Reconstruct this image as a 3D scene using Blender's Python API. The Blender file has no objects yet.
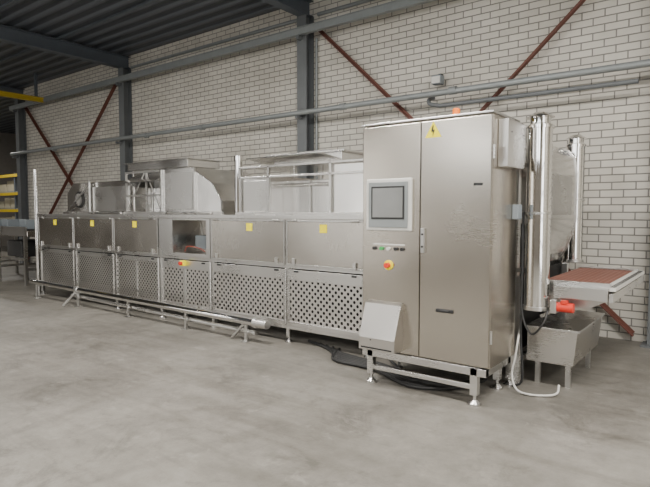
import bpy, bmesh, math, random
from mathutils import Vector, Matrix
random.seed(4)
D=bpy.data; S=bpy.context.scene
COL=S.collection

# ---------------------------------------------------------------- materials
def newmat(name):
    m=D.materials.new(name); m.use_nodes=True
    nt=m.node_tree; b=nt.nodes['Principled BSDF']
    return m,nt,b
def L(nt,a,b): nt.links.new(a,b)
def plain(name,col,rough=.5,metal=0,emit=None,es=0):
    m,nt,b=newmat(name)
    b.inputs['Base Color'].default_value=(*col,1)
    b.inputs['Roughness'].default_value=rough
    b.inputs['Metallic'].default_value=metal
    if emit:
        b.inputs['Emission Color'].default_value=(*emit,1); b.inputs['Emission Strength'].default_value=es
    g=nt.nodes.new('ShaderNodeNewGeometry'); n=nt.nodes.new('ShaderNodeTexNoise'); n.inputs['Scale'].default_value=6
    L(nt,g.outputs['Position'],n.inputs['Vector'])
    mx=nt.nodes.new('ShaderNodeMix'); mx.data_type='RGBA'
    mx.inputs[6].default_value=(*[c*.85 for c in col],1); mx.inputs[7].default_value=(*[min(1,c*1.12) for c in col],1)
    L(nt,n.outputs['Fac'],mx.inputs[0]); L(nt,mx.outputs[2],b.inputs['Base Color'])
    return m
def steel(name,col=(.56,.54,.51),r0=.24,r1=.42,scale=(12,12,260),bump=.05,perf=None,wscale=1.6,cv=.04):
    m,nt,b=newmat(name)
    g=nt.nodes.new('ShaderNodeNewGeometry')
    mp=nt.nodes.new('ShaderNodeMapping'); mp.inputs['Scale'].default_value=scale
    L(nt,g.outputs['Position'],mp.inputs['Vector'])
    n=nt.nodes.new('ShaderNodeTexNoise'); n.inputs['Scale'].default_value=1; n.inputs['Detail'].default_value=1
    L(nt,mp.outputs[0],n.inputs['Vector'])
    n2=nt.nodes.new('ShaderNodeTexNoise'); n2.inputs['Scale'].default_value=wscale; n2.inputs['Detail'].default_value=0
    L(nt,g.outputs['Position'],n2.inputs['Vector'])
    n3=nt.nodes.new('ShaderNodeTexNoise'); n3.inputs['Scale'].default_value=1.8; n3.inputs['Detail'].default_value=1
    L(nt,g.outputs['Position'],n3.inputs['Vector'])
    mul=nt.nodes.new('ShaderNodeMath'); mul.operation='MULTIPLY_ADD'; mul.inputs[1].default_value=.18
    L(nt,n.outputs['Fac'],mul.inputs[0])
    m2=nt.nodes.new('ShaderNodeMath'); m2.operation='MULTIPLY'; m2.inputs[1].default_value=.82
    L(nt,n3.outputs['Fac'],m2.inputs[0]); L(nt,m2.outputs[0],mul.inputs[2])
    mr=nt.nodes.new('ShaderNodeMapRange'); mr.interpolation_type='SMOOTHSTEP'; mr.inputs[1].default_value=.25; mr.inputs[2].default_value=.75
    mr.inputs[3].default_value=r0; mr.inputs[4].default_value=r1
    L(nt,mul.outputs[0],mr.inputs[0]); L(nt,mr.outputs[0],b.inputs['Roughness'])
    mx=nt.nodes.new('ShaderNodeMix'); mx.data_type='RGBA'
    mx.inputs[6].default_value=(*[c*(1-cv) for c in col],1); mx.inputs[7].default_value=(*[c*(1+cv) for c in col],1)
    L(nt,mul.outputs[0],mx.inputs[0]); L(nt,mx.outputs[2],b.inputs['Base Color'])
    b.inputs['Metallic'].default_value=1
    bp=nt.nodes.new('ShaderNodeBump'); bp.inputs['Strength'].default_value=bump; bp.inputs['Distance'].default_value=.05
    L(nt,n2.outputs['Fac'],bp.inputs['Height']); L(nt,bp.outputs[0],b.inputs['Normal'])
    if perf:
        pitch,rad,stx=perf
        sx=nt.nodes.new('ShaderNodeSeparateXYZ'); L(nt,g.outputs['Position'],sx.inputs[0])
        def M(op,a,b2=None,c=None):
            q=nt.nodes.new('ShaderNodeMath'); q.operation=op
            for i,v in enumerate((a,b2,c)):
                if v is None: continue
                if isinstance(v,(int,float)): q.inputs[i].default_value=v
                else: L(nt,v,q.inputs[i])
            return q.outputs[0]
        u=M('DIVIDE',sx.outputs['X'],pitch*stx); v=M('DIVIDE',sx.outputs['Z'],pitch)
        a=M('FRACT',M('ADD',M('ADD',u,v),100)); c=M('FRACT',M('ADD',M('SUBTRACT',u,v),100))
        a=M('SUBTRACT',a,.5); c=M('SUBTRACT',c,.5)
        d=M('SQRT',M('ADD',M('MULTIPLY',a,a),M('MULTIPLY',c,c)))
        h=M('LESS_THAN',d,rad)
        tr=nt.nodes.new('ShaderNodeBsdfTransparent'); ms=nt.nodes.new('ShaderNodeMixShader')
        L(nt,h,ms.inputs[0]); L(nt,b.outputs[0],ms.inputs[1]); L(nt,tr.outputs[0],ms.inputs[2])
        L(nt,ms.outputs[0],nt.nodes['Material Output'].inputs[0])
    return m

SS=steel('stainless_brushed',(.60,.58,.55),.25,.33)
SSD=steel('stainless_door',(.56,.53,.485),.20,.29,(200,12,12),.05)
SSC=steel('stainless_cabinet',(.54,.50,.44),.20,.28,(12,12,200),.05,wscale=1.2)
SSH=steel('stainless_hood',(.78,.77,.75),.15,.26,(6,6,6),.06)
SSF=steel('stainless_frame',(.68,.67,.65),.24,.34)
PERF=steel('stainless_perforated',(.70,.68,.65),.30,.42,perf=(.080,.30,1.0))
PERF2=steel('stainless_fine_perforated',(.62,.60,.57),.30,.42,perf=(.066,.31,1.0))
CHR=steel('polished_steel',(.80,.79,.77),.04,.10,(1,1,1),.02)
BLK=plain('black_rubber',(.02,.02,.02),.5)
DRK=plain('dark_interior',(.014,.013,.012),.8)
GRY=plain('grey_paint',(.22,.25,.27),.5)
COLM=plain('column_paint',(.13,.14,.145),.5)
GALV=plain('galvanised',(.27,.29,.29),.45,.3)
RED=plain('red_oxide',(.14,.05,.035),.65)
YEL=plain('yellow_label',(1,.80,.0),.4)
YELD=plain('yellow_paint',(.5,.36,.02),.5)
ORG=plain('orange_lamp',(1,.2,.01),.25)
REDM=plain('motor_red',(.7,.04,.02),.4)
WHT=plain('white_plastic',(.62,.61,.57),.4)
SCR=plain('screen',(.20,.205,.20),.12)
BRN=plain('belt_red_brown',(.21,.085,.06),.7)
ROOFB=plain('roof_steel',(.095,.11,.13),.5)

def mat_floor():
    m,nt,b=newmat('concrete_floor')
    g=nt.nodes.new('ShaderNodeNewGeometry')
    def noise(s,d,r=.6,dist=0,sc=None,rot=.5,off=(0,0,0)):
        n=nt.nodes.new('ShaderNodeTexNoise'); n.inputs['Scale'].default_value=s; n.inputs['Detail'].default_value=d; n.inputs['Roughness'].default_value=r
        n.inputs['Distortion'].default_value=dist
        if sc:
            mp=nt.nodes.new('ShaderNodeMapping'); mp.inputs['Scale'].default_value=sc; mp.inputs['Rotation'].default_value=(0,0,rot); mp.inputs['Location'].default_value=off
            L(nt,g.outputs['Position'],mp.inputs['Vector']); L(nt,mp.outputs[0],n.inputs['Vector'])
        else: L(nt,g.outputs['Position'],n.inputs['Vector'])
        return n
    def ramp(src,*st):
        r=nt.nodes.new('ShaderNodeValToRGB'); e=r.color_ramp.elements
        while len(e)<len(st): e.new(.5)
        for k,(p,c) in enumerate(st): e[k].position=p; e[k].color=(*c,1)
        L(nt,src,r.inputs[0]); return r.outputs[0]
    def mult(a,b_,f):
        mx=nt.nodes.new('ShaderNodeMix'); mx.data_type='RGBA'; mx.blend_type='MULTIPLY'; mx.inputs[0].default_value=f
        L(nt,a,mx.inputs[6]); L(nt,b_,mx.inputs[7]); return mx.outputs[2]
    W1=(1,1,1)
    n1=noise(.55,7,.6,.4); n2=noise(6,8,.75); n3=noise(45,3); n4=noise(1.7,7,.75,.6); n5=noise(1.2,4,.6,.8,(.35,4,1)); n6=noise(30,4,.8)
    c=ramp(n1.outputs['Fac'],(.34,(.165,.154,.134)),(.66,(.265,.25,.222)))
    c=mult(c,ramp(n2.outputs['Fac'],(.30,(.70,.69,.67)),(.62,(1.06,1.06,1.06))),.8)
    c=mult(c,ramp(n4.outputs['Fac'],(.35,(.55,.54,.52)),(.47,W1)),.75)
    c=mult(c,ramp(n5.outputs['Fac'],(.34,(.74,.73,.71)),(.5,W1)),.6)
    c=mult(c,ramp(n6.outputs['Fac'],(.28,(.5,.5,.5)),(.37,W1)),.7)
    for k,(sc,rot,off,wd) in enumerate((((.12,.5,1),.4,(3,1,0),.010),((.5,.13,1),-.3,(7,2,0),.008))):
        t=noise(1,1,.4,0,sc,rot,off)
        c=mult(c,ramp(t.outputs['Fac'],(.5-2.6*wd,W1),(.5-wd,(.74,.73,.72)),(.5+wd,(.74,.73,.72)),(.5+2.6*wd,W1)),.4)
    n7=noise(3.1,5,.7,.3,(1,1,1),0,(11,4,0))
    mx=nt.nodes.new('ShaderNodeMix'); mx.data_type='RGBA'
    L(nt,ramp(n7.outputs['Fac'],(.60,(0,0,0)),(.72,(.4,.4,.4))),mx.inputs[0]); L(nt,c,mx.inputs[6]); mx.inputs[7].default_value=(.38,.36,.325,1)
    L(nt,mx.outputs[2],b.inputs['Base Color'])
    mr=nt.nodes.new('ShaderNodeMapRange'); mr.inputs[3].default_value=.38; mr.inputs[4].default_value=.62
    L(nt,n4.outputs['Fac'],mr.inputs[0]); L(nt,mr.outputs[0],b.inputs['Roughness'])
    bp=nt.nodes.new('ShaderNodeBump'); bp.inputs['Strength'].default_value=.12; bp.inputs['Distance'].default_value=.02
    L(nt,n3.outputs['Fac'],bp.inputs['Height']); L(nt,bp.outputs[0],b.inputs['Normal'])
    return m
def mat_brick(name,c1,c2,mort):
    m,nt,b=newmat(name)
    g=nt.nodes.new('ShaderNodeNewGeometry'); sx=nt.nodes.new('ShaderNodeSeparateXYZ'); cx=nt.nodes.new('ShaderNodeCombineXYZ')
    L(nt,g.outputs['Position'],sx.inputs[0])
    ad=nt.nodes.new('ShaderNodeMath'); ad.operation='ADD'; L(nt,sx.outputs['X'],ad.inputs[0]); L(nt,sx.outputs['Y'],ad.inputs[1])
    L(nt,ad.outputs[0],cx.inputs[0]); L(nt,sx.outputs['Z'],cx.inputs[1])
    t=nt.nodes.new('ShaderNodeTexBrick'); L(nt,cx.outputs[0],t.inputs['Vector'])
    t.inputs['Scale'].default_value=1; t.inputs['Brick Width'].default_value=.25; t.inputs['Row Height'].default_value=.088
    t.inputs['Mortar Size'].default_value=.0075; t.inputs['Mortar Smooth'].default_value=.15; t.inputs['Bias'].default_value=-.2
    t.inputs['Color1'].default_value=(*c1,1); t.inputs['Color2'].default_value=(*c2,1); t.inputs['Mortar'].default_value=(*mort,1)
    n=nt.nodes.new('ShaderNodeTexNoise'); n.inputs['Scale'].default_value=1.2; n.inputs['Detail'].default_value=6
    L(nt,g.outputs['Position'],n.inputs['Vector'])
    r=nt.nodes.new('ShaderNodeValToRGB'); r.color_ramp.elements[0].position=.3; r.color_ramp.elements[0].color=(.83,.82,.80,1)
    r.color_ramp.elements[1].position=.65; r.color_ramp.elements[1].color=(1,1,1,1)
    L(nt,n.outputs['Fac'],r.inputs[0])
    mx=nt.nodes.new('ShaderNodeMix'); mx.data_type='RGBA'; mx.blend_type='MULTIPLY'; mx.inputs[0].default_value=1
    L(nt,t.outputs['Color'],mx.inputs[6]); L(nt,r.outputs[0],mx.inputs[7]); L(nt,mx.outputs[2],b.inputs['Base Color'])
    b.inputs['Roughness'].default_value=.7
    bp=nt.nodes.new('ShaderNodeBump'); bp.invert=True; bp.inputs['Strength'].default_value=.6; bp.inputs['Distance'].default_value=.01
    L(nt,t.outputs['Fac'],bp.inputs['Height']); L(nt,bp.outputs[0],b.inputs['Normal'])
    return m
def mat_roof():
    m,nt,b=newmat('corrugated_roof')
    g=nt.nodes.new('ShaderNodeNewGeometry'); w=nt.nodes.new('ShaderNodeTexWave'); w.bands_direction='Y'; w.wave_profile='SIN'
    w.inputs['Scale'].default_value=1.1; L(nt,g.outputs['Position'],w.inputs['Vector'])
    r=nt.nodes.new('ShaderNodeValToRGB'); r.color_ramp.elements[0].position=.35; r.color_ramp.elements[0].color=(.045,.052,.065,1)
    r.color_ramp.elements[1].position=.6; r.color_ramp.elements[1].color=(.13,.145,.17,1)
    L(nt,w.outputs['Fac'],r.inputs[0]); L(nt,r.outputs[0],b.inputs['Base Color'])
    b.inputs['Roughness'].default_value=.5
    bp=nt.nodes.new('ShaderNodeBump'); bp.inputs['Distance'].default_value=.04; L(nt,w.outputs['Fac'],bp.inputs['Height']); L(nt,bp.outputs[0],b.inputs['Normal'])
    return m
FLOOR=mat_floor()
BRICK=mat_brick('white_brick',(.64,.61,.545),(.55,.525,.47),(.23,.22,.20))
PLAST=plain('far_wall_paint',(.13,.14,.15),.8)
DPL=plain('dark_wall_paint',(.22,.20,.175),.8)
ROOF=mat_roof()

# ---------------------------------------------------------------- mesh helper
def empty(name,loc=(0,0,0),parent=None):
    e=D.objects.new(name,None); e.empty_display_size=.1; COL.objects.link(e); e.location=loc
    if parent is not None:
        e.parent=parent; e.location=Vector(loc)-parent.location
    return e
def wloc(o):
    v=Vector(o.location)
    while o.parent: o=o.parent; v+=o.location
    return v
class P:
    """one mesh part in world coordinates, parented to an object"""
    def __init__(s,name,mat,parent=None,bevel=0.0,smooth=False):
        s.n=name; s.m=mat; s.p=parent; s.bv=bevel; s.sm=smooth; s.bm=bmesh.new()
    def box(s,x0,x1,y0,y1,z0,z1):
        M=Matrix.Translation(((x0+x1)/2,(y0+y1)/2,(z0+z1)/2))@Matrix.Diagonal((abs(x1-x0),abs(y1-y0),abs(z1-z0),1))
        bmesh.ops.create_cube(s.bm,size=1,matrix=M); return s
    def cyl(s,a,b,r,seg=20,r2=None):
        a=Vector(a); b=Vector(b); d=b-a
        M=Matrix.Translation((a+b)/2)@d.to_track_quat('Z','Y').to_matrix().to_4x4()
        bmesh.ops.create_cone(s.bm,cap_ends=True,segments=seg,radius1=r,radius2=r if r2 is None else r2,depth=d.length,matrix=M); return s
    def bar(s,a,b,w,h):
        a=Vector(a); b=Vector(b); d=b-a
        M=Matrix.Translation((a+b)/2)@d.to_track_quat('Z','Y').to_matrix().to_4x4()@Matrix.Diagonal((w,h,d.length,1))
        bmesh.ops.create_cube(s.bm,size=1,matrix=M); return s
    def sph(s,c,r,sc=(1,1,1)):
        bmesh.ops.create_uvsphere(s.bm,u_segments=16,v_segments=10,radius=r,matrix=Matrix.Translation(c)@Matrix.Diagonal((*sc,1))); return s
    def prism(s,pts,axis,a,b):
        def v(p,t):
            return {'Y':(p[0],t,p[1]),'X':(t,p[0],p[1]),'Z':(p[0],p[1],t)}[axis]
        A=[s.bm.verts.new(v(p,a)) for p in pts]; B=[s.bm.verts.new(v(p,b)) for p in pts]
        s.bm.faces.new(A); s.bm.faces.new(B[::-1])
        n=len(pts)
        for i in range(n):
            s.bm.faces.new((A[i],B[i],B[(i+1)%n],A[(i+1)%n]))
        return s
    def tube(s,pts,r,seg=10,res=6):
        P_=[Vector(p) for p in pts]; Q=[]
        E=[P_[0]*2-P_[1]]+P_+[P_[-1]*2-P_[-2]]
        for i in range(1,len(E)-2):
            for k in range(res):
                t=k/res; p0,p1,p2,p3=E[i-1],E[i],E[i+1],E[i+2]
                Q.append(.5*((2*p1)+(p2-p0)*t+(2*p0-5*p1+4*p2-p3)*t*t+(3*p1-p0-3*p2+p3)*t**3))
        Q.append(P_[-1]); rings=[]; up=Vector((0.13,.21,.97)).normalized()
        for i,q in enumerate(Q):
            d=(Q[min(i+1,len(Q)-1)]-Q[max(i-1,0)]).normalized()
            x=d.cross(up)
            if x.length<.05: x=d.cross(Vector((1,0,0)))
            x.normalize(); y=d.cross(x)
            rings.append([s.bm.verts.new(q+(x*math.cos(a)+y*math.sin(a))*r) for a in [2*math.pi*j/seg for j in range(seg)]])
        for A,B in zip(rings,rings[1:]):
            for j in range(seg): s.bm.faces.new((A[j],A[(j+1)%seg],B[(j+1)%seg],B[j]))
        s.bm.faces.new(rings[0][::-1]); s.bm.faces.new(rings[-1])
        return s
    def done(s):
        bmesh.ops.recalc_face_normals(s.bm,faces=s.bm.faces)
        me=D.meshes.new(s.n); s.bm.to_mesh(me); s.bm.free()
        o=D.objects.new(s.n,me); COL.objects.link(o); me.materials.append(s.m)
        if s.sm:
            for p in me.polygons: p.use_smooth=True
            me.set_sharp_from_angle(angle=math.radians(40))
        if s.bv:
            b=o.modifiers.new('bevel','BEVEL'); b.width=s.bv; b.segments=2; b.limit_method='ANGLE'; b.angle_limit=math.radians(40)
        if s.p is not None:
            o.parent=s.p; o.matrix_parent_inverse=Matrix.Translation(wloc(s.p)).inverted()
        return o

# ---------------------------------------------------------------- room
WY=7.1; CZ=5.0
P('floor',FLOOR).box(-26,6,-9,12,-.2,0).done()
P('wall_back',BRICK).box(-16.9,6,WY,WY+.25,0,CZ).done()
P('wall_side',PLAST).box(-16.9,-16.65,WY+.25,12,0,CZ).done()
P('wall_far',PLAST).box(-26,-16.9,11.9,12.1,0,CZ).done()
P('wall_left',DPL).box(-26.2,-26,-9,12.1,0,CZ).done()
P('wall_right',BRICK).box(6,6.2,-9,WY+.25,0,CZ).done()
P('wall_front',DPL).box(-26.2,6.2,-9.2,-9,0,CZ).done()
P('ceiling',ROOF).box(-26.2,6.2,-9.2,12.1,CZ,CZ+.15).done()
WGLOW=plain('daylight_glazing',(.8,.8,.8),.3,0,(.95,.98,1),5.5)  # glow for added windows, lights the hall from behind the camera
for i,x in enumerate((-8.2,-4.2,-.2)):  # unseen windows, added to give the steel bright highlights
    e=empty('window_%d'%(i+1),(x+1.4,-8.97,3.9))
    P('glass',WGLOW,e).box(x,x+2.8,-8.985,-8.96,3.1,4.4).done()
    P('window_frame',GRY,e).box(x-.06,x+2.86,-8.999,-8.95,3.04,3.1).box(x-.06,x+2.86,-8.999,-8.95,4.4,4.46).box(x-.06,x,-8.999,-8.95,3.1,4.4).box(x+2.8,x+2.86,-8.999,-8.95,3.1,4.4).box(x+1.38,x+1.42,-8.96,-8.94,3.1,4.4).done()
TRD=plain('translucent_door',(.8,.8,.8),.4,0,(1,.97,.92),1.9)  # soft glow for the two added front-wall doors
TRD2=plain('translucent_side_door',(.8,.8,.8),.4,0,(.97,.98,1),3.8)  # stronger glow for the added right-wall door
e=empty('door_1',(5.95,-2,2))  # unseen glowing door, added for vertical highlights on the polished pipes
P('translucent_panels',TRD2,e).box(5.96,5.99,-3.9,-.1,.05,3.9).done()
p=P('door_rails',GRY,e)
for k in range(7): p.box(5.93,5.959,-3.9,-.1,.02+k*.64,.08+k*.64)
p.box(5.93,5.999,-4,-3.9,0,4).box(5.93,5.999,-.1,0,0,4); p.done()
for i,(xa,xb) in enumerate(((-23.5,-18.8),(-14.8,-9.6))):  # unseen glowing doors, added low so the steel fronts reflect something bright
    e=empty('door_%d'%(i+2),((xa+xb)/2,-8.95,2))
    P('translucent_panels',TRD,e).box(xa,xb,-8.99,-8.96,.05,4.2).done()
    p=P('door_rails',GRY,e)
    for k in range(7): p.box(xa,xb,-8.959,-8.93,.02+k*.69,.07+k*.69)
    p.box(xa-.1,xa,-8.999,-8.93,0,4.3).box(xb,xb+.1,-8.999,-8.93,0,4.3); p.done()

CX=[-.69,-5.8,-11.06,-16.3]
def ibeam_v(p,x,y,z0,z1,w=.2,d=.2):
    p.box(x-w/2,x+w/2,y-d,y-d+.015,z0,z1); p.box(x-w/2,x+w/2,y-.015,y,z0,z1); p.box(x-.006,x+.006,y-d+.015,y-.015,z0,z1)
for i,x in enumerate(CX):
    c=empty('steel_column',(x,WY-.1,0))
    p=P('i_section',COLM,c); ibeam_v(p,x,WY-.01,.02,CZ-.3); p.done()
    P('base_plate',COLM,c).box(x-.16,x+.16,WY-.27,WY-.005,0,.02).done()
    r=empty('roof_rafter',(x,0,CZ-.15))
    q=P('i_section',ROOFB,r)
    q.box(x-.09,x+.09,-8.9,WY-.01,CZ-.05,CZ-.035).box(x-.09,x+.09,-8.9,WY-.01,CZ-.3,CZ-.28).box(x-.006,x+.006,-8.9,WY-.01,CZ-.28,CZ-.05)
    q.done()
pu=P('roof_purlins',ROOFB)
y=-8.5
while y<6.9:
    pu.box(-26,6,y-.03,y+.03,CZ-.033,CZ-.001); y+=1.4
pu.done()
def brace(x0,x1):
    e=empty('cross_brace',((x0+x1)/2,WY-.06,2.4))
    p=P('angle_bars',RED,e)
    for k,(a,b) in enumerate((((x0+.14,4.55),(x1-.14,.08)),((x1-.14,4.55),(x0+.14,.08)))):
        yy=WY-.09-.05*k
        p.bar((a[0],yy,a[1]),(b[0],yy,b[1]),.085,.012)
        p.bar((a[0],yy+.02,a[1]+.03),(b[0],yy+.02,b[1]+.03),.012,.04)
    p.done()
brace(-5.8,-.80); brace(-16.3,-11.06)

e=empty('wall_pipe',(-7,WY-.3,3.1))
p=P('pipe',GALV,e,smooth=True).cyl((-16.5,WY-.30,3.14),(5.8,WY-.30,3.08),.042,16); p.done()
p=P('couplings',GALV,e,smooth=True)
for x in (-14,-10,-8.2,-4.9,-3.1,-.2,2): p.cyl((x-.05,WY-.30,3.11),(x+.05,WY-.30,3.11),.054,16)
p.done()
p=P('brackets',COLM,e)
for x in CX: p.box(x-.02,x+.02,WY-.36,WY-.215,3.02,3.065)
p.done()
e=empty('wall_cable_tray',(-7,WY-.12,4.4))
p=P('channel',GALV,e); p.box(-16.5,5.8,WY-.32,WY-.24,4.36,4.46); p.box(-16.5,5.8,WY-.34,WY-.24,4.46,4.47); p.done()
p=P('brackets',COLM,e)
for x in CX: p.box(x-.03,x+.03,WY-.32,WY-.215,4.3,4.36)
p.done()
e=empty('wall_conduit',(-7,WY-.05,4.75))
P('conduit',GALV,e,smooth=True).cyl((-10.9,WY-.03,4.72),(-6,WY-.03,4.72),.03,12).cyl((-5.6,WY-.03,4.72),(5.8,WY-.03,4.72),.03,12).done()
e=empty('gas_pipe',(1,WY-.07,2.9))
P('pipe',COLM,e,smooth=True).cyl((-3.3,WY-.26,2.94),(-.95,WY-.26,2.93),.028,14).tube([(-3.3,WY-.26,2.94),(-3.45,WY-.26,2.98),(-3.5,WY-.2,3.05),(-3.5,WY-.06,3.1)],.028).done()
e=empty('wall_floodlight',(-3.4,WY-.1,3.3))
P('housing',GRY,e,bevel=.008).box(-3.47,-3.33,WY-.2,WY-.08,3.26,3.38).done()
P('lens',WHT,e).box(-3.46,-3.34,WY-.21,WY-.201,3.27,3.36).done()
P('bracket',BLK,e).box(-3.42,-3.38,WY-.08,WY-.001,3.28,3.42).done()
e=empty('column_conduit',(-5.62,WY-.03,2.5))
P('conduit',GALV,e,smooth=True).cyl((-5.63,WY-.03,1.0),(-5.63,WY-.03,4.34),.022,12).cyl((-11.3,WY-.03,1),(-11.3,WY-.03,4.34),.03,12).done()

e=empty('crane_runway_girder',(-14.3,3,4.35))
P('girder',YELD,e).box(-14.35,-14.25,-2,6.7,4.30,4.32).box(-14.31,-14.29,-2,6.7,4.32,4.40).box(-14.35,-14.25,-2,6.7,4.40,4.42).done()
P('hangers',ROOFB,e).box(-14.33,-14.27,0,.06,4.42,CZ).box(-14.33,-14.27,4,4.06,4.42,CZ).box(-14.33,-14.27,6.5,6.56,4.42,CZ).done()

# ---------------------------------------------------------------- tunnel machine
T=empty('industrial_tunnel_oven',(-6,5.4,0))
FY=4.6; BY=6.3; XL=-10.08; XR=-1.55
ED=[-10.08,-8.83,-7.62,-6.48,-5.38,-4.09,-3.0,-1.55]
ZT=1.455; ZM=.88; ZB=.2
p=P('top_deck',SS,T,bevel=.005)
p.box(XL,XR,FY+.0,BY,ZT-.06,ZT); p.done()
P('deck_edge_channel',SSF,T,bevel=.004).box(XL-.02,XR,FY-.035,FY-.001,ZT-.035,ZT+.012).done()
P('rear_panels',SS,T).box(XL,XR,BY-.03,BY,ZB,ZT-.06).done()
P('inner_core',DRK,T).box(XL+.05,XR-.05,FY+.42,BY-.1,ZB+.05,ZM).box(XL+.05,-6.5,FY+.05,BY-.1,ZM+.02,ZT-.07).box(-5.37,XR-.05,FY+.05,BY-.1,ZM+.02,ZT-.07).box(-6.5,-5.37,FY+.5,BY-.1,ZM+.02,ZT-.07).done()
P('end_panel',SSD,T).box(XL-.012,XL,FY+.04,BY,ZB,ZT-.06).done()
p=P('frame',SSF,T,bevel=.003)
for x in ED: p.box(x-.025,x+.025,FY,FY+.05,.06,ZT-.06)
for x in ED: p.box(x-.025,x+.025,BY-.08,BY-.031,.06,ZB)
p.box(XL,XR,FY+.002,FY+.05,ZM-.02,ZM+.015); p.box(XL,XR,FY+.002,FY+.05,ZB-.04,ZB)
for x in ED[::2]: p.box(x-.02,x+.02,FY+.05,BY-.08,ZB-.04,ZB)
p.done()
p=P('feet',SSF,T,smooth=True)
for x in ED:
    for y in (FY+.025,BY-.055):
        p.cyl((x,y,0),(x,y,.012),.05).cyl((x,y,.012),(x,y,.035),.045,20,.02).cyl((x,y,.02),(x,y,.07),.013,10)
p.done()
pd=P('upper_doors',SSD,T,bevel=.004); pl=P('warning_labels',YEL,T); ph=P('door_latches',SSF,T,bevel=.003); pj=P('door_hinges',SSF,T,smooth=True)
pe=P('door_edges',SSF,T,bevel=.003)
for i in range(7):
    a,b=ED[i]+.012,ED[i+1]-.012
    if i==3: continue
    pd.box(a+.018,b-.018,FY-.034,FY-.002,ZM+.038,ZT-.063)
    pe.box(a,a+.018,FY-.036,FY-.002,ZM+.02,ZT-.045).box(b-.018,b,FY-.036,FY-.002,ZM+.02,ZT-.045)
    pe.box(a+.018,b-.018,FY-.036,FY-.002,ZM+.02,ZM+.038).box(a+.018,b-.018,FY-.036,FY-.002,ZT-.063,ZT-.045)
    if i<6:
        cx=(a+b)/2 if i!=0 else a+.62
        if i==4: cx=a+.70
        pl.box(cx-.05,cx+.05,FY-.0365,FY-.0345,ZT-.18,ZT-.09)
        for x in (a+.12,b-.12):
            ph.box(x-.02,x+.02,FY-.055,FY-.037,ZM+.02,ZM+.10)
            pj.cyl((x-.05,FY-.044,ZT-.05),(x+.05,FY-.044,ZT-.05),.009,10)
pd.done(); pl.done(); ph.done(); pj.done(); pe.done()
pp=P('perforated_guards',PERF,T); pf=P('fine_perforated_guards',PERF2,T); pr=P('guard_frames',SSF,T,bevel=.003); pk=P('guard_handles',BLK,T,bevel=.004)
for i in range(7):
    a,b=ED[i]+.02,ED[i+1]-.02
    z0,z1=ZB+.005,ZM-.03
    tgt=pf if i<3 else pp
    zf0,zf1=(z0+.03,z1-.06) if i<3 else (z0+.05,z1-.12)
    tgt.box(a+.03,b-.03,FY-.006,FY-.003,zf0,zf1)
    pr.box(a,a+.03,FY-.02,FY-.002,z0,z1).box(b-.03,b,FY-.02,FY-.002,z0,z1)
    pr.box(a+.03,b-.03,FY-.02,FY-.002,zf1,z1).box(a+.03,b-.03,FY-.02,FY-.002,z0,zf0)
    if i in(2,3): pr.box((a+b)/2-.02,(a+b)/2+.02,FY-.02,FY-.007,zf0,zf1)
    pk.box(a+.1,a+.16,FY-.034,FY-.0205,z1-.028,z1-.008).box(b-.16,b-.1,FY-.034,FY-.0205,z1-.028,z1-.008)
for x in ED[1:6]: pr.cyl((x,FY-.04,ZB+.03),(x,FY-.04,ZM-.02),.012,10)
pp.done(); pf.done(); pr.done(); pk.done()
# open service window
a,b=ED[3]+.012,ED[4]-.012
p=P('service_window_frame',SSF,T,bevel=.003)
p.box(a,a+.30,FY-.03,FY-.002,ZM+.02,ZT-.045).box(b-.07,b,FY-.03,FY-.002,ZM+.02,ZT-.045)
p.box(a+.3,b-.07,FY-.03,FY-.002,ZM+.02,ZM+.07).box(a+.3,b-.07,FY-.03,FY-.002,ZT-.065,ZT-.045); p.done()
P('service_cavity',SS,T).box(a+.28,a+.3,FY,FY+.45,ZM+.02,ZT-.06).box(b-.07,b-.05,FY+.05,FY+.45,ZM+.02,ZT-.06).box(a+.28,b-.05,FY+.45,FY+.46,ZM+.02,ZT-.06).box(a+.3,b-.07,FY+.05,FY+.45,ZM+.02,ZM+.04).done()
P('valve_block',GRY,T,bevel=.01).box(a+.5,a+.72,FY+.2,FY+.4,ZM+.12,ZM+.3).done()
p=P('red_wiring',plain('dull_red_cable',(.3,.05,.03),.5),T,smooth=True)
p.tube([(a+.4,FY+.1,ZM+.08),(a+.45,FY+.12,ZM+.15),(a+.6,FY+.2,ZM+.12),(a+.8,FY+.12,ZM+.09)],.006).done()
P('white_hoses',WHT,T,smooth=True).tube([(a+.5,FY+.3,ZT-.1),(a+.52,FY+.3,ZM+.4),(a+.6,FY+.25,ZM+.3)],.012).tube([(a+.8,FY+.3,ZT-.1),(a+.78,FY+.3,ZM+.3),(a+.85,FY+.25,ZM+.12)],.012).done()
P('emergency_stop_box',YEL,T,bevel=.005).box(ED[3]+.53,ED[3]+.60,FY-.08,FY-.021,ZM-.10,ZM-.03).done()
P('emergency_stop_button',REDM,T,smooth=True).cyl((ED[3]+.565,FY-.08,ZM-.065),(ED[3]+.565,FY-.11,ZM-.065),.025).done()
p=P('left_end_post',CHR,T,smooth=True).cyl((XL-.12,FY,.0),(XL-.12,FY,2.27),.035); p.done()
P('left_end_brackets',SSF,T).box(XL-.12,XL-.012,FY+.04,FY+.08,1.3,1.34).box(XL-.12,XL-.012,FY+.04,FY+.08,.4,.44).done()
P('left_infeed_housing',SSD,T,bevel=.005).box(XL-.45,XL-.013,FY+.25,BY-.2,.75,1.40).done()

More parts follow.
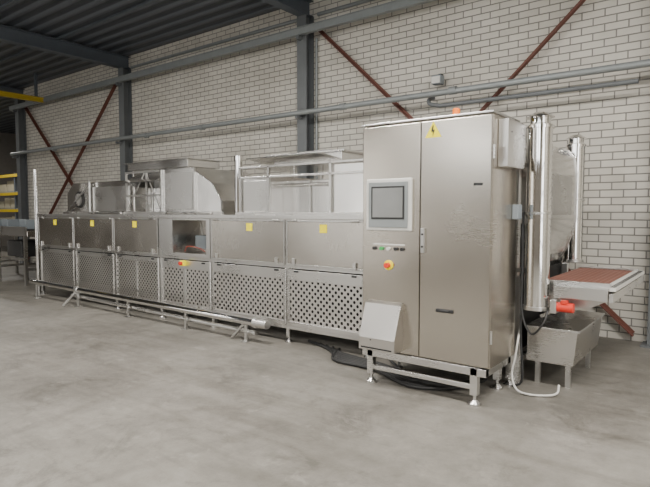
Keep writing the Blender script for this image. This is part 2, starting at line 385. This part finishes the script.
# --- hood group left
p=P('left_exhaust_hood',SSH,T,bevel=.006)
p.prism([(-9.95,ZT),(-9.95,1.84),(-9.72,2.02),(-7.98,2.02),(-7.78,1.9),(-7.78,ZT)],'Y',5.05,6.05)
p.prism([(-6.95,ZT),(-6.95,2.14),(-6.3,2.14),(-5.84,1.90),(-5.66,1.66),(-5.66,ZT)],'Y',5.0,6.1)
p.box(-7.77,-6.96,5.4,6.0,ZT,2.08)
p.done()
p=P('hood_panels',SSF,T,bevel=.003)
p.box(-9.0,-7.95,5.02,5.049,ZT+.06,1.93)
p.box(-9.98,-5.6,4.97,4.999,ZT,ZT+.05)
p.box(-6.88,-6.25,4.985,4.999,ZT+.08,2.08)
p.box(-7.72,-7.0,5.385,5.399,ZT+.1,2.0); p.done()
p=P('hood_duct_flange',SSH,T,bevel=.004).box(-8.35,-6.75,5.3,5.95,2.20,2.31).box(-8.42,-6.68,5.25,6.0,2.31,2.325).box(-8.3,-8.26,5.35,5.9,2.02,2.2).box(-7.7,-6.8,5.4,5.9,2.08,2.2); p.done()
P('round_vent',DRK,T,smooth=True).cyl((-9.5,5.049,1.72),(-9.5,5.03,1.72),.15,28).done()
P('round_vent_ring',SSF,T,smooth=True).cyl((-9.5,5.03,1.72),(-9.5,5.015,1.72),.11,28).done()
P('hood_clamps',SSF,T,smooth=True).cyl((-9.0,4.94,ZT+.03),(-8.0,4.94,ZT+.03),.018,12).cyl((-6.8,4.94,ZT+.03),(-5.8,4.94,ZT+.03),.018,12).done()
p=P('hood_support_frame',SSF,T,bevel=.002)
for x in (-9.05,-7.9,-7.35,-6.97,-6.2): p.box(x-.015,x+.015,4.97,5.0,ZT+.05,2.05 if x<-8 else 2.14)
p.box(-7.9,-6.97,4.97,5.0,2.11,2.14).box(-7.9,-6.97,4.97,5.0,1.75,1.77)
p.bar((-9.9,5.01,1.5),(-9.1,5.01,1.98),.02,.02)
p.bar((-7.9,4.98,1.5),(-7.4,4.98,2.1),.015,.015).bar((-6.97,4.98,1.5),(-7.35,4.98,2.1),.015,.015).done()
P('lifted_hood_cover',SSH,T,bevel=.002).prism([(5.30,2.17),(5.31,2.18),(4.86,1.96),(4.85,1.95)],'X',-7.85,-7.0).done()
# --- hood group right
p=P('right_exhaust_hood',SSH,T,bevel=.006)
p.box(-5.22,-4.74,5.0,6.05,ZT,1.96)
p.box(-4.74,-3.75,5.25,6.05,ZT,1.90)
p.box(-3.75,-2.7,5.0,6.05,ZT,2.05); p.done()
P('hood_rim_plate',SSH,T).prism([(-5.3,2.085),(-2.9,2.085),(-2.9,2.10),(-5.3,2.10)],'Y',5.1,6.1).done()
p=P('hood_top_duct',SSH,T,bevel=.004).box(-4.9,-3.8,5.25,5.95,2.10,2.22).box(-4.98,-3.72,5.18,6.02,2.22,2.24).box(-4.6,-4.1,5.4,5.8,2.24,2.28); p.done()
p=P('right_hood_frame',SSF,T,bevel=.003)
for x in (-5.25,-4.74,-3.76,-3.2): p.box(x-.016,x+.016,4.965,4.999,ZT,2.08)
for x in (-5.25,-4.74,-3.76,-3.2): p.box(x-.016,x+.016,6.06,6.09,ZT,2.08)
p.box(-5.27,-2.7,4.965,4.999,1.93,1.955); p.box(-5.27,-2.7,4.965,4.999,2.06,2.084); p.box(-5.3,-2.7,4.93,4.999,ZT,ZT+.04)
p.box(-5.2,-4.78,4.985,4.999,ZT+.06,1.90)
p.box(-4.28,-4.26,5.225,5.249,ZT,1.90)
p.done()
P('lifted_cover_plate',SSH,T,bevel=.002).prism([(5.18,2.115),(5.19,2.125),(4.80,2.17),(4.79,2.16)],'X',-4.95,-3.75).done()
P('hood_rod',CHR,T,smooth=True).cyl((-4.72,5.12,1.84),(-3.77,5.12,1.84),.016,12).done()
P('flue_pipe',CHR,T,smooth=True).cyl((-5.46,5.15,ZT),(-5.46,5.15,2.25),.055,24).cyl((-5.46,5.15,2.20),(-5.46,5.15,2.26),.065,24).done()

# --- end housing behind cabinet
p=P('end_housing',SS,T,bevel=.006).box(-2.6,-1.64,4.72,6.25,ZT,2.12); p.done()
hp=[(-1.62,2.15),(-1.49,2.15),(-1.42,2.06),(-1.40,1.9),(-1.40,1.42),(-1.42,1.3),(-1.50,1.08),(-1.56,.99),(-1.62,.96)]
P('angled_end_hood',SSH,T,bevel=.006).prism(hp,'Y',4.95,6.15).done()
P('end_hood_flange',SSF,T,bevel=.003).box(-1.635,-1.60,4.72,4.94,.95,2.14).prism([(q[0]+(.02 if q[0]>-1.6 else 0),q[1]+(.01 if q[1]>2 else 0)) for q in hp],'Y',4.93,4.949).prism([(q[0]+(.012 if q[0]>-1.6 else 0),q[1]+(.006 if q[1]>2 else 0)) for q in hp],'Y',6.151,6.17).done()
P('end_hood_access_cover',SSF,T,bevel=.003).box(-1.402,-1.390,5.15,5.95,1.47,1.86).done()
P('side_fan_drum',SS,T,smooth=True).cyl((-1.60,4.80,1.9),(-1.46,4.80,1.9),.10,28).cyl((-1.46,4.80,1.9),(-1.42,4.80,1.9),.05,20).done()
P('end_lower_panel',DRK,T).box(-1.60,-1.56,4.66,6.25,.25,.94).done()
p=P('end_frame',SSF,T,bevel=.004)
for y in (4.66,6.2): p.box(-1.53,-1.47,y-.03,y+.03,.02,.95)
p.box(-1.53,-1.47,4.69,6.17,.2,.25).box(-1.54,-1.50,4.63,4.69,.95,2.0)
p.done()
P('motor_cable',BLK,T,smooth=True).tube([(-1.22,4.54,.70),(-1.24,4.48,.6),(-1.33,4.5,.5),(-1.42,4.55,.62),(-1.45,4.58,.9),(-1.45,4.58,1.4)],.009,8).tube([(-1.45,4.6,1.5),(-1.44,4.57,1.1),(-1.44,4.56,.5),(-1.42,4.56,.1),(-1.5,4.56,.02)],.01,8).done()
P('drain_hose',WHT,T,smooth=True).tube([(-1.46,4.60,.50),(-1.45,4.52,.42),(-1.46,4.50,.3),(-1.48,4.48,.15),(-1.43,4.44,.04),(-1.33,4.44,.015),(-1.2,4.50,.015),(-1.14,4.56,.03),(-1.14,4.62,.08)],.009,10,8).done()

def duct(x,y,z0,z1,r):
    e=empty('polished_exhaust_pipe',(x,y,(z0+z1)/2),T)
    p=P('pipe',CHR,e,smooth=True).cyl((x,y,z0),(x,y,z1-.06),r,48)
    p.cyl((x,y,z1-.09),(x,y,z1-.07),r+.012,40).cyl((x,y,z1-.05),(x,y,z1),r*.82,40); p.done()
    P('seam_bands',SSF,e,smooth=True).cyl((x,y,z0),(x,y,z0+.03),r+.01,40).cyl((x,y,(z0+z1)/2),(x,y,(z0+z1)/2+.02),r+.006,40).done()
    P('rain_cap',CHR,e,smooth=True).cyl((x,y,z1),(x,y,z1+.04),r*1.15,40,r*.5).done()
    P('mounting_brackets',SSF,e).box(x-.2,x-r*.8,y-.02,y+.02,z0+.3,z0+.34).box(x-.2,x-r*.8,y-.02,y+.02,z1-.4,z1-.36).done()
duct(-1.335,4.62,.69,2.27,.098)
duct(-1.47,6.42,.95,2.30,.095)

# ---------------------------------------------------------------- outfeed conveyor
C=empty('outfeed_conveyor',(-1.1,5.4,.85))
P('belt',BRN,C,bevel=.01).box(-1.34,-.84,4.74,6.12,.885,.915).done()
p=P('belt_ribs',plain('belt_rib',(.25,.11,.08),.6),C)
x=-1.33
while x<-.86: p.box(x,x+.010,4.74,6.12,.915,.917); x+=.045
p.done()
p=P('side_frames',SSF,C,bevel=.004).box(-1.35,-.80,4.735,4.765,.80,.93).box(-1.35,-.80,6.14,6.2,.80,.93).box(-1.35,-1.32,4.77,6.14,.80,.86).box(-1.2,-.80,4.62,4.73,.80,.90); p.done()
P('end_roller',WHT,C,smooth=True).cyl((-.83,4.77,.88),(-.83,6.14,.88),.035,20).done()
P('end_guard',SSF,C,bevel=.003).box(-.79,-.76,4.60,6.22,.80,.87).done()
P('transfer_comb',WHT,C).box(-.795,-.75,4.64,6.18,.885,.915).done()
p=P('comb_teeth',DRK,C); y=4.66
while y<6.15: p.box(-.792,-.755,y,y+.012,.915,.918); y+=.05
p.done()
P('under_plate',SS,C).prism([(-1.35,.80),(-.80,.80),(-.95,.72),(-1.35,.66)],'Y',4.77,6.16).done()
P('drive_motor',REDM,C,smooth=True).cyl((-1.16,4.60,.73),(-1.04,4.60,.73),.038,24).box(-1.13,-1.08,4.565,4.6,.762,.79).done()
P('drive_gearbox',SSF,C,bevel=.006).box(-1.21,-1.16,4.55,4.65,.68,.79).done()
P('diagonal_struts',SSF,C,bevel=.003).bar((-1.35,4.80,.60),(-1.02,4.80,.79),.03,.03).bar((-1.35,6.1,.60),(-1.02,6.1,.79),.03,.03).done()
t=empty('drip_collection_tray',(-1.3,5.15,.35))
P('tray_body',SS,t,bevel=.005).prism([(-1.45,.21),(-1.07,.21),(-1.04,.50),(-1.45,.50)],'Y',4.76,5.75).done()
P('tray_lip',SSF,t,bevel=.003).box(-1.46,-1.02,4.74,5.78,.50,.52).done()
P('tray_support',SSF,t).box(-1.40,-1.36,4.85,4.89,0,.21).box(-1.40,-1.36,5.6,5.64,0,.21).box(-1.15,-1.11,4.85,4.89,0,.21).box(-1.15,-1.11,5.6,5.64,0,.21).done()

# ---------------------------------------------------------------- control cabinet
K=empty('control_cabinet',(-2.05,4.2,0))
x0,x1,y0,y1,z0,z1=-2.63,-1.48,3.95,4.53,.30,2.235
P('body',SSC,K,bevel=.006).box(x0,x1,y0+.02,y1,z0,z1).done()
xm=-2.07
P('doors',SSC,K,bevel=.006).box(x0+.004,xm-.003,y0-.004,y0+.019,z0+.01,z1-.012).box(xm+.003,x1-.004,y0-.004,y0+.019,z0+.01,z1-.012).done()
P('door_gap',BLK,K).box(xm-.003,xm+.003,y0+.012,y0+.0195,z0+.01,z1-.012).done()
P('roof_lip',SSF,K,bevel=.003).box(x0-.008,x1+.008,y0-.012,y1+.01,z1,z1+.016).done()
F=y0-.004
P('touch_panel_bezel',WHT,K,bevel=.012).box(-2.575,-2.135,F-.03,F,1.34,1.78).done()
P('touch_panel_frame',GALV,K,bevel=.004).box(-2.545,-2.165,F-.036,F-.03,1.37,1.75).done()
P('touch_panel_bezel_inner',BLK,K,bevel=.004).box(-2.515,-2.195,F-.040,F-.036,1.44,1.715).done()
P('touch_panel_screen',SCR,K).box(-2.50,-2.21,F-.043,F-.040,1.455,1.70).done()
p=P('push_buttons',BLK,K,smooth=True)
for x in (-2.50,-2.29,-2.23): p.cyl((x,F,1.19),(x,F-.02,1.19),.015,16)
p.done()
P('green_button',plain('btn_green',(.05,.4,.1),.3),K,smooth=True).cyl((-2.43,F,1.19),(-2.43,F-.022,1.19),.015,16).done()
P('white_button',WHT,K,smooth=True).cyl((-2.36,F,1.19),(-2.36,F-.022,1.19),.015,16).done()
P('button_labels',WHT,K).box(-2.52,-2.21,F-.002,F,1.22,1.232).done()
P('emergency_stop_plate',YEL,K,smooth=True).cyl((-2.36,F,1.05),(-2.36,F-.01,1.05),.042,28).done()
P('emergency_stop_button',REDM,K,smooth=True).cyl((-2.36,F-.01,1.05),(-2.36,F-.05,1.05),.022,20).done()
pts=[(F,.74),(F-.05,.72),(F-.15,.44),(F-.15,.335),(F,.335)]
P('sloped_filter_cover',SS,K,bevel=.004).prism(pts,'X',-2.565,-2.215).done()
P('filter_cover_slots',BLK,K).box(-2.54,-2.24,F-.153,F-.15,.35,.362).box(-2.45,-2.44,F-.153,F-.15,.42,.43).done()
P('door_latch',SSF,K,bevel=.004).box(-2.055,-2.02,F-.022,F,1.17,1.37).done()
P('latch_key',BLK,K,smooth=True).cyl((-2.037,F-.022,1.22),(-2.037,F-.026,1.22),.009,12).cyl((-2.037,F-.022,1.32),(-2.037,F-.026,1.32),.009,12).done()
P('swing_handle',BLK,K,bevel=.006).box(-1.92,-1.77,F-.012,F,.70,.73).box(-1.88,-1.80,F-.026,F-.012,.705,.725).done()
P('nameplate',BLK,K).box(-1.62,-1.55,F-.002,F,1.70,1.72).done()
P('warning_triangle',YEL,K).prism([(-2.03,2.09),(-1.89,2.09),(-1.96,2.215)],'Y',F-.002,F).done()
P('warning_bolt',BLK,K).prism([(-1.968,2.18),(-1.955,2.185),(-1.962,2.15),(-1.945,2.15),(-1.965,2.10),(-1.963,2.135),(-1.978,2.135)],'Y',F-.004,F-.002).done()
P('cabinet_hinges',SSF,K,smooth=True).cyl((x1+.008,y0+.01,.5),(x1+.008,y0+.01,.6),.01,10).cyl((x1+.008,y0+.01,1.9),(x1+.008,y0+.01,2.0),.01,10).done()
p=P('side_ventilation_box',SS,K,bevel=.006).prism([(4.06,1.84),(4.06,2.20),(4.5,2.20),(4.5,1.95),(4.42,1.84)],'X',x1+.001,x1+.08); p.done()
P('side_box_bolts',BLK,K).box(x1+.08,x1+.084,4.12,4.13,2.1,2.11).box(x1+.08,x1+.084,4.4,4.41,2.1,2.11).done()
P('side_junction_box',GRY,K,bevel=.005).box(x1+.001,x1+.05,4.40,4.5,1.44,1.56).done()
p=P('stand',SSF,K,bevel=.004)
for x in (-2.55,-1.60):
    for y in (3.98,4.47): p.box(x-.03,x+.03,y-.03,y+.03,.08,.30)
p.box(-2.61,-1.5,3.95,4.01,.235,.299).box(-2.61,-1.5,4.44,4.5,.235,.299)
p.box(-2.63,-2.57,3.95,4.5,.235,.299).box(-1.56,-1.5,3.95,4.5,.235,.299)
p.box(-2.55,-1.6,3.965,3.995,.12,.16); p.done()
p=P('adjustable_feet',SSF,K,smooth=True)
for x in (-2.55,-1.60):
    for y in (3.98,4.47): p.cyl((x,y,0),(x,y,.014),.05,24).cyl((x,y,.014),(x,y,.04),.045,24,.018).cyl((x,y,.03),(x,y,.085),.014,12)
p.done()
Bc=empty('warning_beacon',(-1.86,4.15,2.3))
P('base',BLK,Bc,smooth=True).cyl((-1.86,4.15,2.251),(-1.86,4.15,2.27),.035,20).done()
P('lens',ORG,Bc,smooth=True).cyl((-1.86,4.15,2.27),(-1.86,4.15,2.325),.03,20).sph((-1.86,4.15,2.325),.03,(1,1,.5)).done()

# ---------------------------------------------------------------- rails, cables
R=empty('floor_guard_rail',(-7,4.35,.24))
P('tube',CHR,R,smooth=True).tube([(-9.9,4.34,.29),(-9.6,4.34,.28),(-7,4.34,.26),(-4.5,4.34,.24),(-4.3,4.34,.24)],.042,16).done()
P('tube_end_fitting',SSF,R,smooth=True).cyl((-4.3,4.34,.24),(-4.16,4.34,.24),.052,20).cyl((-4.36,4.34,.24),(-4.30,4.34,.24),.06,20).cyl((-8.36,4.34,.27),(-8.28,4.34,.27),.052,20).done()
P('lower_tube',SSF,R,smooth=True).tube([(-8.6,4.40,.15),(-7,4.40,.13),(-4.4,4.40,.10)],.026,12).done()
p=P('rail_feet',SSF,R,bevel=.002)
for x in (-9.7,-8.3,-6.9,-5.6,-4.5):
    p.box(x-.018,x+.018,4.325,4.355,0,.24).box(x-.05,x+.05,4.29,4.39,0,.01).box(x-.01,x+.01,4.355,4.59,.21,.235)
p.bar((-8.3,4.34,.27),(-8.5,4.2,.01),.03,.03); p.bar((-4.5,4.34,.24),(-4.75,4.34,.01),.025,.025)
p.done()
W=empty('floor_cable_bundle',(-3,4.6,.03))
p=P('cables',BLK,W,smooth=True)
for k in range(6):
    o=.045*k
    p.tube([(-3.9+.1*k,4.75-o*.4,.02),(-3.2,4.52-o,.02),(-2.7,4.42-o*.8,.025),(-2.2,4.25-o,.02),(-1.9,4.35-o*.7,.02),(-1.75,4.62-o*.3,.02)],.016,8)
p.tube([(-2.6,4.8,.3),(-2.75,4.58,.12),(-2.4,4.3,.03),(-2.0,4.1,.02),(-1.8,4.3,.02)],.014,8)
p.done()

# ---------------------------------------------------------------- far left: second machine + rack
Q=empty('infeed_conveyor_table',(-12.6,5.3,0))
P('bed',SSD,Q,bevel=.01).box(-14.3,-11.3,4.9,5.9,1.0,1.12).done()
P('guide_rails',SSF,Q).box(-14.3,-11.3,4.86,4.9,1.02,1.2).box(-14.3,-11.3,5.9,5.94,1.02,1.26).done()
p=P('legs',SSF,Q)
for x in (-14.1,-12.8,-11.5):
    for y in (4.95,5.85): p.box(x-.03,x+.03,y-.03,y+.03,0,1.0)
    p.box(x-.02,x+.02,4.98,5.82,.3,.35)
p.box(-14.1,-11.5,4.93,4.97,.5,.55).done()
P('motor_unit',BLK,Q,bevel=.02).box(-12.5,-11.8,5.0,5.6,.56,.9).done()
P('belt_surface',DRK,Q).box(-14.25,-11.35,4.95,5.85,1.12,1.14).done()
p=P('upper_drives',GRY,Q,bevel=.01)
for x in (-13.9,-13.0,-12.1): p.box(x,x+.3,5.1,5.5,1.14,1.34)
p.done()
P('control_box',SS,Q,bevel=.01).box(-13.6,-13.1,4.7,4.85,.55,1.0).box(-13.4,-13.3,4.85,4.95,.7,.75).done()
Y=empty('yellow_storage_rack',(-20.5,9,0))
p=P('uprights',ROOFB,Y)
for x in (-22.3,-20.6,-18.9):
    for y in (8.6,9.4): p.box(x-.04,x+.04,y-.04,y+.04,0,2.9)
p.done()
p=P('beams',YELD,Y)
for z in (.9,1.5,2.1,2.75): p.box(-22.3,-18.9,8.53,8.56,z,z+.1).box(-22.3,-18.9,9.44,9.47,z,z+.1)
p.done()
p=P('stored_goods',plain('goods',(.34,.31,.22),.6),Y,bevel=.02)
for z,hh in ((1.02,.42),(1.64,.40),(2.24,.45)):
    x=-22.2
    while x<-19.2:
        w_=random.uniform(.35,.7); p.box(x,min(x+w_,-18.95),8.66,9.3,z,z+hh*random.uniform(.6,1)); x+=w_+.06
p.done()
P('shelves',GALV,Y).box(-22.3,-18.9,8.57,9.43,1.60,1.64).box(-22.3,-18.9,8.57,9.43,1.0,1.02).box(-22.3,-18.9,8.57,9.43,2.2,2.24).done()

# ---------------------------------------------------------------- lamps
LAMPM=plain('lamp_tube',(1,1,1),.5,0,(1,.95,.86),6)
def lamp(x,y,pw,ln=1.5):
    e=empty('ceiling_light_fixture',(x,y,4.72))
    P('housing',WHT,e).box(x-ln/2,x+ln/2,y-.1,y+.1,4.72,4.78).done()
    P('hangers',ROOFB,e).box(x-ln/2+.1,x-ln/2+.12,y-.01,y+.01,4.78,CZ-.001).box(x+ln/2-.12,x+ln/2-.1,y-.01,y+.01,4.78,CZ-.001).done()
    P('tube',LAMPM,e).box(x-ln/2+.02,x+ln/2-.02,y-.05,y+.05,4.69,4.719).done()
    l=D.lights.new('lamp','AREA'); l.shape='RECTANGLE'; l.size=ln; l.size_y=.25; l.energy=pw; l.color=(1,.965,.91)
    o=D.objects.new('lamp',l); COL.objects.link(o); o.parent=e; o.location=(0,0,-.05)
for x,pw in ((-7.8,140),(-3.6,210),(.6,260),(4.2,220)):
    lamp(x,2.6,pw)
for x,pw in ((-13,95),(-8.5,125),(-4,170),(.5,190),(4.5,165)):
    lamp(x,-1.5,pw)
for x in (-13,-7,-1,4):
    lamp(x,-6,110)
lamp(-20,3,100); lamp(-20.5,7.5,120)

w=D.worlds.new('world'); S.world=w; w.use_nodes=True
w.node_tree.nodes['Background'].inputs[0].default_value=(.5,.55,.6,1); w.node_tree.nodes['Background'].inputs[1].default_value=.3

# ---------------------------------------------------------------- camera
cam=D.cameras.new('camera'); co=D.objects.new('camera',cam); COL.objects.link(co)
cam.sensor_width=36; cam.lens=36*540/650; cam.clip_start=.05; cam.clip_end=100
co.location=(0,0,1.5)
yaw=math.radians(90-52.35)
co.rotation_euler=(math.radians(90-3.34),0,yaw)
S.camera=co
